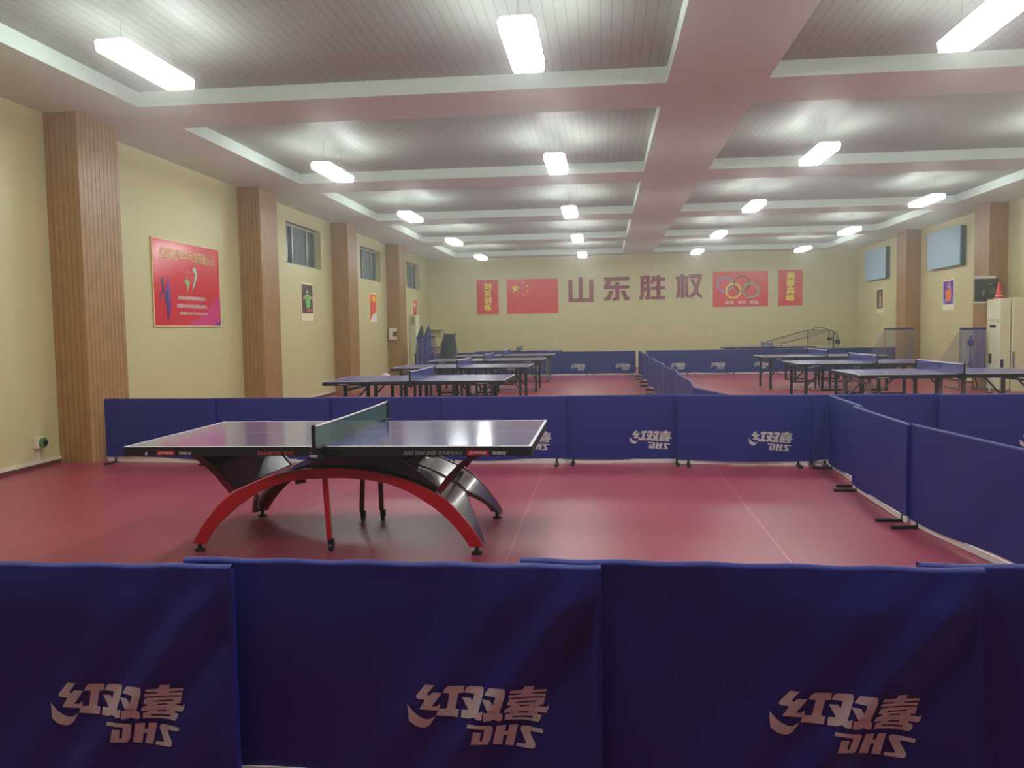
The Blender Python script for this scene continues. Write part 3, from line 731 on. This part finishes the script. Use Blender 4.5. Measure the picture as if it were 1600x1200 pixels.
c = rp(775, 288); mb = MB(); put_poly(mb, ring(c[0], c[1], 0.273, 0.282), -0.0225); put_poly(mb, ring(c[0], c[1], 0.205, 0.214), -0.0225)
mb.build('ring', mat('pink_outline', (240, 130, 120), 0.4), oly)
mb = MB()
for (a, b, s) in ((305, 420, '更高'), (478, 588, '更快'), (640, 752, '更强')):
    p = rp(a, 585); q = rp(b, 535); put_text(mb, s, p[0], q[0], p[1], q[1], -0.024, bold=0.02)
mb.build('lettering', M['white'], oly)
s2 = board('slogan_sign', 'narrow red sign with four yellow characters, rightmost on the far wall', 'sign', (6.20, YF, 2.165), 0, 0.84, 1.26, M['sign_red'])
vtext(s2, '勇攀高峰', 0.27, 0.57, 1.16, 0.235, 0.022, -0.024, M['yellow'], bold=0.045)
CH = [
 ('山', 'leftmost maroon cut-out character, beside the flag', [[(120,150),(165,150),(165,345),(228,345),(228,120),(273,120),(273,345),(340,342),(340,143),(385,143),(385,372),(375,380),(120,382)]]),
 ('东', 'second maroon cut-out character from the left on the far wall', [[(495,125),(760,115),(760,155),(580,160),(550,210),(760,205),(760,240),(655,243),(655,362),(585,368),(585,335),(612,335),(612,245),(495,248),(495,215),(530,163),(495,163)], [(612,172),(655,172),(655,204),(612,204)], [(550,265),(597,262),(560,350),(545,365),(495,368),(495,335),(520,333)], [(670,262),(715,258),(740,330),(762,328),(762,358),(708,362)]]),
 ('胜', 'third maroon cut-out character from the left, with peeling highlights', [[(872,108),(970,103),(975,352),(925,355),(925,325),(938,322),(938,265),(915,265),(905,350),(865,357),(865,325),(875,322),(880,150)], 'h', [(912,140),(937,140),(937,168),(912,168)], 'h', [(912,198),(937,198),(937,230),(912,230)], [(1042,100),(1080,100),(1080,125),(1132,125),(1132,160),(1080,162),(1080,215),(1132,215),(1132,248),(1080,250),(1080,320),(1132,318),(1132,352),(985,352),(985,322),(1042,320),(1042,252),(985,252),(985,222),(1042,218),(1042,165),(1020,166),(1010,190),(980,190),(1000,110),(1030,108),(1030,128),(1042,128)]]),
 ('权', 'fourth maroon cut-out character, beside the rings sign', [[(1290,92),(1330,90),(1330,112),(1370,112),(1370,145),(1330,148),(1330,340),(1292,342),(1292,150),(1242,150),(1242,118),(1290,115)], [(1258,155),(1286,155),(1280,330),(1245,338),(1245,310),(1255,300)], [(1336,155),(1363,152),(1368,300),(1385,325),(1370,335),(1340,325)], [(1380,95),(1510,90),(1508,130),(1470,240),(1480,290),(1512,310),(1512,338),(1470,325),(1450,290),(1420,330),(1387,335),(1387,305),(1410,295),(1435,240),(1390,145),(1420,140),(1450,200),(1470,130),(1380,132)]]),
]
for ch, lb, pl in CH:
    mb = MB(); groups = []; hole = False
    for q in pl:
        if isinstance(q, str): hole = True; continue
        q = [(-1.23 + (x - 120) * .003435, 3.32 - (y_ - 127) * .003435 - (x - 120) * .0000714) for x, y_ in q]
        if hole: groups[-1].append(q); hole = False
        else: groups.append([q])
    x0 = min(a for gq in groups for q in gq for a, b in q); z0 = min(b for gq in groups for q in gq for a, b in q)
    for gq in groups: put_poly(mb, [[(a - x0, b - z0) for a, b in q] for q in gq], -0.03, thick=0.03)
    o = mb.build('wall_character', M['maroon']); o.location = (x0, YF, z0)
    tag(o, lb, 'wall lettering', 'maroon characters on the far wall')

# ------------------------------------------------------------------ left wall: certificate board and player posters
RZ = math.pi / 2
bp = board('wall_poster', 'large glossy red certification poster with gold heading on the left wall', 'poster', (XL, 11.64, 1.64), RZ, 2.12, 1.26, M['poster_red'], trimw=0.02)
mb = MB()
def uvp(zx, zy):     # zoomed picture point -> board metres
    u = (zx - 125) / 780.0; top = 85 + u * 155; bot = 1118 - 2 * u
    return (u ** 1.12 * 2.12, 1.26 * (1 - (zy - top) / (bot - top)))
put_poly(mb, [[(0.9, 0.0), (2.1, 0.0), (2.11, 0.5), (1.9, 0.42), (1.6, 0.2), (1.2, 0.08)]], -0.0215)
mb.build('pink_wash', M['poster_pink'], bp)
mb = MB(); put_poly(mb, [[(1.86, 0.0), (2.11, 0.0), (2.11, 0.07), (2.0, 0.05)]], -0.0225)
for pl in ([(0.37, .62), (.42, .72), (.45, .62), (.47, .45), (.48, .3), (.44, .12), (.40, .28), (.36, .45)],):
    put_poly(mb, [pl], -0.0225)
mb.build('figure_print', M['purple'], bp)
mb = MB()
for pl in ([(.2, .46), (.3, .5), (.27, .66), (.22, .62), (.24, .52), (.14, .42), (.16, .38), (.24, .44)], ell(.245, .665, .035, .04, 12), [(.3, .5), (.42, .52), (.44, .38), (.4, .22), (.36, .10), (.33, .12), (.36, .26), (.3, .36)], [(.4, .22), (.43, .0 + .05), (.41, .05), (.39, .2)]):
    put_poly(mb, [pl], -0.0235)
mb.build('figure_print', M['navy'], bp)
mb = MB(); put_text(mb, '全国青少年乒乓球等级认证', 0.20, 1.96, 0.98, 1.16, -0.0225, bold=0.02); mb.build('heading', M['gold'], bp)
mb = MB()
put_text(mb, '全国业余体育等级评定委员会', 0.68, 1.58, 0.395, 0.455, -0.024, bold=0.02); mb.build('small_lettering', M['white'], bp); mb = MB()
put_text(mb, '全国青少年学生社会实践活动平台', 0.64, 1.62, 0.27, 0.33, -0.024, bold=0.02); mb.build('small_lettering', M['white'], bp); mb = MB()
put_text(mb, '官方网站 WWW.CNSPORTS.COM', 0.72, 1.62, 0.165, 0.21, -0.024, bold=0.01)
mb.build('small_lettering', M['white'], bp)
mb = MB(); put_poly(mb, [[(1.22, 1.0 - .08), (1.3, .9), (1.34, .8), (1.3, .72), (1.24, .62), (1.14, .54), (1.2, .64), (1.24, .74), (1.27, .8), (1.2, .86)]], -0.0225); mb.build('ribbon_print', M['lightgreen'], bp)
mb = MB(); put_poly(mb, [[(.92, .7), (1.0, .72), (1.08, .68), (1.05, .6), (1.0, .5), (1.0, .62), (.95, .64)]], -0.0225); mb.build('ribbon_print', M['green'], bp)
mb = MB(); pk = mat('pink_line_print', (238, 120, 120), 0.4)
for (a, b, r_) in ((.95, .88, .07), (1.07, .74, .1), (1.04, .7, .06)): put_poly(mb, ring(a, b, r_ - .012, r_), -0.0222)
mb.build('line_emblem', pk, bp)
def player_poster(label, loc, rz, w_, h_, shapes, bg, strip=0.2):
    t = thing('player_poster', label, 'poster', loc, rz, 'player posters on the side walls')
    MB().box(0, w_, -0.012, 0, 0, h_).build('sheet', M['cream'], t)
    e = 0.05 * w_
    mb = MB(); mb.box(e, w_ - e, -0.0135, -0.012, h_ * strip, h_ - e, 0); pic = mb.build('picture', bg, t)
    for k_, (m_, pls) in enumerate(shapes):
        mb = MB()
        for pl in pls: put_poly(mb, [[(a * w_, b * h_) for a, b in pl]], -0.0145 - 0.001 * k_)
        mb.build('figure_print', m_, pic)
    return t
fig = lambda cx, s=1: [ell(cx, .80, .09, .045), [(cx - .2, .70), (cx + .2, .72), (cx + .16, .5), (cx + .18, .3), (cx - .14, .3), (cx - .15, .5)]]
player_poster('dark poster of a player in green shirt, nearest of the left wall portraits', (XL, 17.68, 1.75), RZ, 0.76, 0.83,
              [(M['green'], [[(.3, .66), (.5, .72), (.78, .66), (.74, .5), (.7, .38), (.52, .3), (.42, .36), (.36, .5)]]), (M['skin'], [ell(.5, .77, .09, .045), [(.12, .6), (.32, .66), (.3, .6), (.18, .54)], [(.76, .66), (.92, .62), (.9, .57), (.76, .6)]]), (M['dimred'], [[(.4, .24), (.82, .26), (.86, .36), (.7, .3), (.5, .34)]])], M['brown'])
player_poster('orange and red poster with a white curved foot, second on the left wall', (XL, 23.04, 1.75), RZ, 0.78, 0.83,
              [(M['dimred'], [[(.1, .25), (.9, .25), (.9, .45), (.6, .75), (.4, .6), (.2, .8), (.1, .6)]]), (M['yellow'], [ell(.6, .8, .16, .1)]), (M['white'], [[(.06, .02), (.94, .02), (.94, .3), (.6, .32), (.3, .22)]])], M['orange'], 0.1)
player_poster('red and pink poster above the standing air conditioner, farthest on the left wall', (XL, 28.4, 1.75), RZ, 0.72, 0.83,
              [(M['white'], [ell(.5, .75, .22, .1)]), (M['brown'], [[(.3, .2), (.7, .2), (.66, .5), (.4, .48)]])], M['dimred'], 0.12)
player_poster('poster of an orange-shirted player raising an arm, on the right wall', (XR, 23.42, 1.79), -RZ, 0.74, 0.80,
              [(M['orange'], [[(.25, .62), (.45, .68), (.75, .64), (.74, .45), (.7, .3), (.3, .3)]]), (M['skin'], [ell(.48, .76, .08, .05), [(.62, .66), (.72, .66), (.6, .94), (.52, .96)]]), (M['skyblue'], [[(.06, .2), (.3, .2), (.26, .36), (.06, .36)], [(.8, .2), (.94, .2), (.94, .48), (.84, .4)]])], M['purple'])
player_poster('dark poster with a pale standing player, farthest on the right wall', (XR, 28.84, 1.80), -RZ, 0.66, 0.80,
              [(M['skin'], [ell(.55, .82, .09, .045), [(.42, .74), (.68, .74), (.7, .5), (.74, .26), (.4, .26), (.5, .5)]])], M['brown'])
# pale blue boards over the right wall windows
for lb, ya, yb, z0, z1 in (('pale blue board over a window on the right wall, nearer and larger looking', 24.16, 22.06, 2.90, 3.88), ('pale blue board over a window on the right wall, farther one', 29.7, 27.6, 2.90, 3.88)):
    t = thing('window_board', lb, 'window cover', (XR, ya, z0), -RZ, 'pale blue boards on the right wall')
    MB().box(0, ya - yb, -0.14, -0.125, 0, z1 - z0).build('board', M['board_blue'], t)
    MB().box(0.02, ya - yb - 0.004, -0.125, 0, 0.01, z1 - z0 - .01).build('box_frame', M['board_edge'], t)

# ------------------------------------------------------------------ small fixtures
t = thing('wall_socket', 'white socket box with a round green plug on the left wall', 'socket', (XL, 8.98, 0.29), RZ)
MB().box(-0.06, 0.06, -0.045, 0, -0.06, 0.07).build('box', M['ac_white'], t, bevel=0.004)
MB().tube([(0.03, -0.045, 0.0), (0.03, -0.075, 0.0), (0.03, -0.08, 0.0)], [0.058, 0.058, 0.05], 18).build('plug', M['plug_green'], t)
MB().tube([(0.035, -0.08, 0.0), (0.035, -0.10, 0.0)], [0.032, 0.026], 14).build('plug_face', M['black_rubber'], t)
MB().box(-0.015, 0.015, -0.018, 0, -0.21, -0.06).build('conduit', M['skirt_white'], t)
t = thing('control_box', 'white box with open front mounted on the fourth left pillar', 'box', (-6.28, 24.99, 1.24), 0)
MB().box(-0.10, 0.12, -0.10, 0, 0, 0.34).build('body', M['white_paint'], t, bevel=0.005)
MB().box(0.03, 0.125, -0.105, -0.02, 0.09, 0.24).build('slot', M['skirt_brown'], t)
# left standing air conditioner
t = thing('air_conditioner', 'tall cream standing air conditioner against the far left wall', 'air conditioner', (XL + 0.13, 27.9, 0))
MB().box(-0.12, 0.10, 0, 0.55, 0, 2.02).build('body', M['ac_white'], t, bevel=0.01)
mb = MB()
for i in range(9): mb.box(-0.07, 0.06, -0.008, 0.0, 1.70 + i * 0.03, 1.715 + i * 0.03)
mb.build('grille', M['ac_grey'], t)
MB().box(-0.02, 0.01, -0.006, 0, 1.42, 1.45).build('knob', M['black'], t)
# right standing air conditioner and the panel behind it
t = thing('air_conditioner', 'tall cream standing air conditioner by the right wall, red cone on top', 'air conditioner', (8.36, 18.95, 0))
MB().box(0, 0.22, 0, 0.62, 0.03, 1.97).build('body', M['ac_white'], t, bevel=0.012)
mb = MB(); mb.box(-0.006, 0, 0.03, 0.60, 1.55, 1.95); mb.build('outlet_panel', M['ac_white'], t)
MB().box(-0.008, 0, 0.20, 0.46, 1.36, 1.42).build('display', M['black'], t)
MB().box(-0.008, 0, 0.06, 0.10, 1.45, 1.49).build('indicator', M['ac_grey'], t)
MB().box(-0.006, 0, 0.03, 0.60, 1.515, 1.52).build('seam', M['ac_grey'], t)
MB().box(-0.01, 0.24, -0.01, 0.63, 0, 0.04).build('plinth', M['grey_paint'], t)
t = thing('cabinet', 'wide cream cabinet standing between the air conditioner and right wall', 'cabinet', (8.60, 18.90, 0))
MB().box(0.0, 0.28, 0, 0.60, 0, 1.99).build('body', M['ac_white'], t, bevel=0.008)
MB().box(0.0, 0.04, -0.012, 0, 0.3, 0.85).build('recess_shade_strip', M['grey_paint'], t)  # raised grey strip; the darkness of a recess is put into its colour
t = thing('traffic_cone', 'red cone standing on top of the right air conditioner', 'cone', (8.46, 19.25, 1.972))
MB().box(-0.08, 0.08, -0.09, 0.09, 0, 0.03).build('base', M['cone'], t, bevel=0.005)
MB().tube([(0, 0, 0.03), (0, 0, 0.10), (0, 0, 0.36)], [0.075, 0.065, 0.02], 20).build('cone_body', M['cone'], t, smooth=True)
MB().tube([(0, 0, 0.06), (0, 0, 0.075)], [0.0735, 0.0715], 20).build('band', M['white'], t)
t = thing('scoreboard', 'small dark chalk scoreboard hung on the right pillar beside the cone', 'scoreboard', (8.15, 19.70, 1.93), 0)
MB().box(0, 0.50, -0.02, 0.02, 0, 0.50).build('board', mat('slate', (58, 60, 56), 0.5), t)
MB().box(-0.01, 0.42, -0.035, 0.03, 0.50, 0.56).build('top_rail', M['white_paint'], t)
MB().box(0.0, 0.46, -0.03, 0.03, -0.035, 0.0).build('bottom_rail', M['white_paint'], t)
MB().box(0.35, 0.40, 0.02, 0.155, 0.2, 0.3).build('hanger', M['steel'], t)
mb = MB(); put_poly(mb, ring(0.35, 0.24, 0.035, 0.05), -0.022); put_poly(mb, [[(0.15, .12), (.18, .12), (.2, .26), (.16, .26)]], -0.022); put_poly(mb, [[(.25, .36), (.36, .38), (.36, .4), (.25, .38)]], -0.022)
mb.build('chalk_mark', M['ac_grey'], t)
for (x, y, z1, lb) in ((8.02, 18.6, 0.82, 'white pole with black grip standing left of the right air conditioner'), (8.26, 18.6, 0.70, 'short white pole with dark blue grip standing before the cream cabinet')):
    t = thing('grip_pole', lb, 'pole', (x, y, 0))
    MB().tube([(0, 0, 0.01), (0, 0, z1 - 0.18)], 0.012, 8).build('shaft', M['white_paint'], t)
    MB().tube([(0, 0, z1 - 0.2), (0, 0, z1)], 0.03, 10).build('grip', M['black_rubber'] if x < 8.1 else M['navy'], t)
    MB().tube([(0, 0, 0), (0, 0, 0.02)], [0.07, 0.05], 14).build('base', M['black_rubber'], t)
# wheeled ball-catching nets
def catch_net(label, x0, x1, y, h_, m, side, depth=1.0):
    t = thing('catch_net', label, 'ball net', (x0, y, 0), 0, 'ball catching nets')
    w_ = x1 - x0
    MB().tube([(0, 0, 0.02), (0, 0, h_)], 0.014, 8).build('pole', M['steel'], t)
    MB().tube([(w_, 0, 0.02), (w_, 0, h_)], 0.014, 8).build('pole', M['steel'], t)
    MB().tube([(-0.01, 0, h_ - 0.02), (w_ + 0.01, 0, h_ - 0.02)], 0.022, 8).build('top_band', M['blue_cloth'], t)
    mb = MB(); mb.grid(30, 12, lambda u, v: (0.01 + u * (w_ - .02), 0.025 * math.sin(18 * u + 1.2 * v) * (1 - v * .7) - 0.01, 0.42 + v * (h_ - 0.45)))
    nt_ = mb.build('front_netting', M[m], t, smooth=True)
    for s, xx in ((0, -0.0), (1, w_)):
        mb = MB(); mb.grid(6, 8, lambda u, v: (xx + (side * 0.25 if s == 0 else 0.02) * u * (1 - v) , depth * 0.8 * u * (1 - v) + 0.01, 0.40 + v * (h_ - 0.43)))
        mb.build('side_netting', M['catch_net_thin'], t)
    mb = MB(); mb.tube([(0, 0, 0.40), (0, depth * .8, 0.36), (w_, depth * .8, 0.36), (w_, 0, 0.40)], 0.012, 6)
    mb.build('lower_frame', M['steel'], t)
    mb = MB(); mb.grid(8, 6, lambda u, v: (u * w_, v * depth * .8, 0.39 - 0.14 * math.sin(math.pi * u) * math.sin(math.pi * v))); mb.build('ball_tray', M['blue_cloth'], t, smooth=True)
    for xx in (0, w_):
        mb = MB(); mb.box(xx - 0.02, xx + 0.02, -0.15, depth * .8, 0.02, 0.045); mb.build('foot', M['steel'], t)
    return t
catch_net('dark blue netting frame in the far left corner, beside the black cover', -5.20, -4.68, 23.4, 1.33, 'catch_net', 1)
catch_net('pale see-through net frame before the farther right pillar', 7.62, 8.38, 24.0, 1.35, 'catch_net_thin', -1)
catch_net('blue net frame just left of the right air conditioner, tripod behind it', 7.74, 8.26, 19.4, 1.36, 'catch_net', -1)
t = thing('tripod_stand', 'black tripod seen through the blue net near the right air conditioner', 'tripod', (8.32, 20.75 - 0.95, 0))
t.location = (8.20, 19.98, 0)
MB().tube([(0, 0, 0.45), (0, 0, 0.95)], 0.014, 8).build('column', M['black'], t)
for a in (0.4, 2.5, 4.6):
    MB().tube([(0, 0, 0.62), (0.22 * math.cos(a), 0.22 * math.sin(a), 0.01)], 0.012, 6).build('leg', M['black'], t)
mb = MB(); mb.box(-0.05, 0.05, -0.04, 0.04, 0.95, 1.08); mb.tube([(0, 0, 1.08), (0, 0, 1.18)], 0.02, 8); mb.build('head', M['black'], t)
# folded nets, black cover, shelf at the far left corner
for i, (x, y, lb) in enumerate(((-5.68, 25.9, 'left one of two dark folded nets with pointed tops, far left corner'), (-5.50, 26.1, 'right one of two dark folded nets with pointed tops, far left corner'))):
    mb = MB(); n = 12
    mb.tube([(0, 0, 0.0), (0, 0, 0.5), (0.02, 0, 1.0), (0.05, 0, 1.35), (0.085, 0, 1.55), (0.095, 0, 1.66)], [0.10, 0.13, 0.125, 0.10, 0.055, 0.012], n)
    o = mb.build('folded_net', M['black_cloth'] if i == 0 else M['navy'], None, smooth=True); o.location = (x, y, 0)
    tag(o, lb, 'folded net', 'folded nets in the far left corner')
mb = MB()
prof = [(-.36, -.02, .52), (-.34, .0, .60), (-.33, .02, .80), (-.33, .03, 1.05), (-.24, .05, 1.28)]
def cover(u, v):
    z = 0.0 + 1.37 * v
    xl = -0.32 + 0.13 * max(0, v - .78) / .22; xr = 0.36 - 0.22 * v ** 0.6 + (0.05 if v > .96 else 0)
    a = u * 2 * math.pi; cx_ = (xl + xr) / 2; hw_ = (xr - xl) / 2
    f = 1 + 0.05 * math.sin(9 * a) * (1 - v)
    zz = z + (0.03 * abs(math.cos(a)) ** 2 if v > .9 else 0)
    return (cx_ + hw_ * math.cos(a) * f, 0.24 * math.sin(a) * f * (1 - .6 * v ** 4), zz)
mb.grid(48, 16, cover); mb.grid(48, 1, lambda u, v: tuple(Vector(cover(u, 1)) * (1 - v) + Vector((-.03, 0, 1.345)) * v))
o = mb.build('cloth_cover', M['black_cloth'], None, smooth=True); o.location = (-4.66, 25.75, 0)
tag(o, 'black cloth draped over a standing frame, left of the far tables', 'cover')
t = thing('wall_shelf', 'pale two-tier bracket shelf in the far left corner', 'shelf', (XL + 0.01, YF, 0))
for z in (0.93, 1.55):
    MB().box(0, 0.62, -0.35, 0, z - 0.03, z).build('board', M['ac_white'], t)
    for x in (0.05, 0.5):
        MB().bar((x, -0.3, z - 0.03), (x, -0.01, z - 0.3), 0.02, 0.02).build('bracket', M['ac_white'], t)
mb = MB(); mb.tube([(0, 0, 0), (0, 0, .02), (0, 0, .16), (.01, 0, .27), (.02, 0, .30)], [0.10, .16, .19, .10, .03], 12)
o = mb.build('plastic_bag', M['white'], None, smooth=True); o.location = (-6.2, 23.7, 0); tag(o, 'small white plastic bag on the floor beside the left wall', 'bag')
# robot net on the last right table
t = thing('robot_net', 'black framed ball return net of the robot on the far right table', 'ball machine net', (5.3, 28.0, 0.79))
Q = lambda x, z, y=0: (x - 5.3, y, z - 0.79)
MB().tube([Q(5.34, .95, .5), Q(6.64, 1.30, .5)], .013, 6).build('side_rail', M['black'], t)
MB().tube([Q(5.57, .80, -.6), Q(5.57, .89, -.6), Q(6.93, 1.24, -.6)], .013, 6).build('side_rail', M['black'], t)
MB().tube([Q(6.64, 1.30, .5), Q(6.65, .80, .5)], .013, 6).build('upright', M['black'], t)
MB().tube([Q(7.03, 1.28, -.6), Q(7.04, .795, -.6)], .013, 6).build('upright', M['black'], t)
hoop = [Q(6.81, 1.30, .6), Q(6.89, 1.41, .5), Q(7.09, 1.36, .3), Q(7.26, 1.27, 0), Q(7.36, 1.15, -.3), Q(7.36, .80, -.5)]
MB().tube(hoop, .013, 6).build('hoop', M['black'], t)
MB().tube([Q(6.64, 1.30, .5), Q(6.81, 1.30, .6), Q(7.03, 1.28, -.6)], .01, 6).build('top_bar', M['black'], t)
mb = MB(); mb.grid(8, 6, lambda u, v: Q(6.64 + .66 * u, .82 + (0.46 + .05 * math.sin(math.pi * u)) * v, .5 - 1.1 * u)); mb.grid(10, 4, lambda u, v: tuple(Vector(Q(5.40, .95 - .1 * v, .5 - 1.1 * v)) * (1 - u) + Vector(Q(6.64 + .3 * v, 1.28, .5 - 1.1 * v)) * u))
mb.build('netting', M['robot_net'], t, smooth=True)
t = thing('ball_machine', 'black table tennis robot head on a stand at the far right table end', 'ball machine', (7.32, 28.0, 0))
MB().tube([(0, 0, 0.02), (0, 0, 1.2)], .022, 8).build('stand', M['black'], t)
mb = MB(); mb.box(-.18, -.04, -.06, .06, .97, 1.06); mb.bar((-.1, 0, 1.0), (0, 0, 1.0), .03, .03); mb.build('head', M['black'], t, bevel=.01)
mb = MB(); mb.box(.07, .20, -.06, .06, .85, .98); mb.bar((0, 0, .92), (.1, 0, .92), .03, .03); mb.build('control_box', M['black'], t, bevel=.01)
MB().tube([(0, 0, 0), (0, 0, .03)], [.16, .14], 16).build('base', M['black'], t)
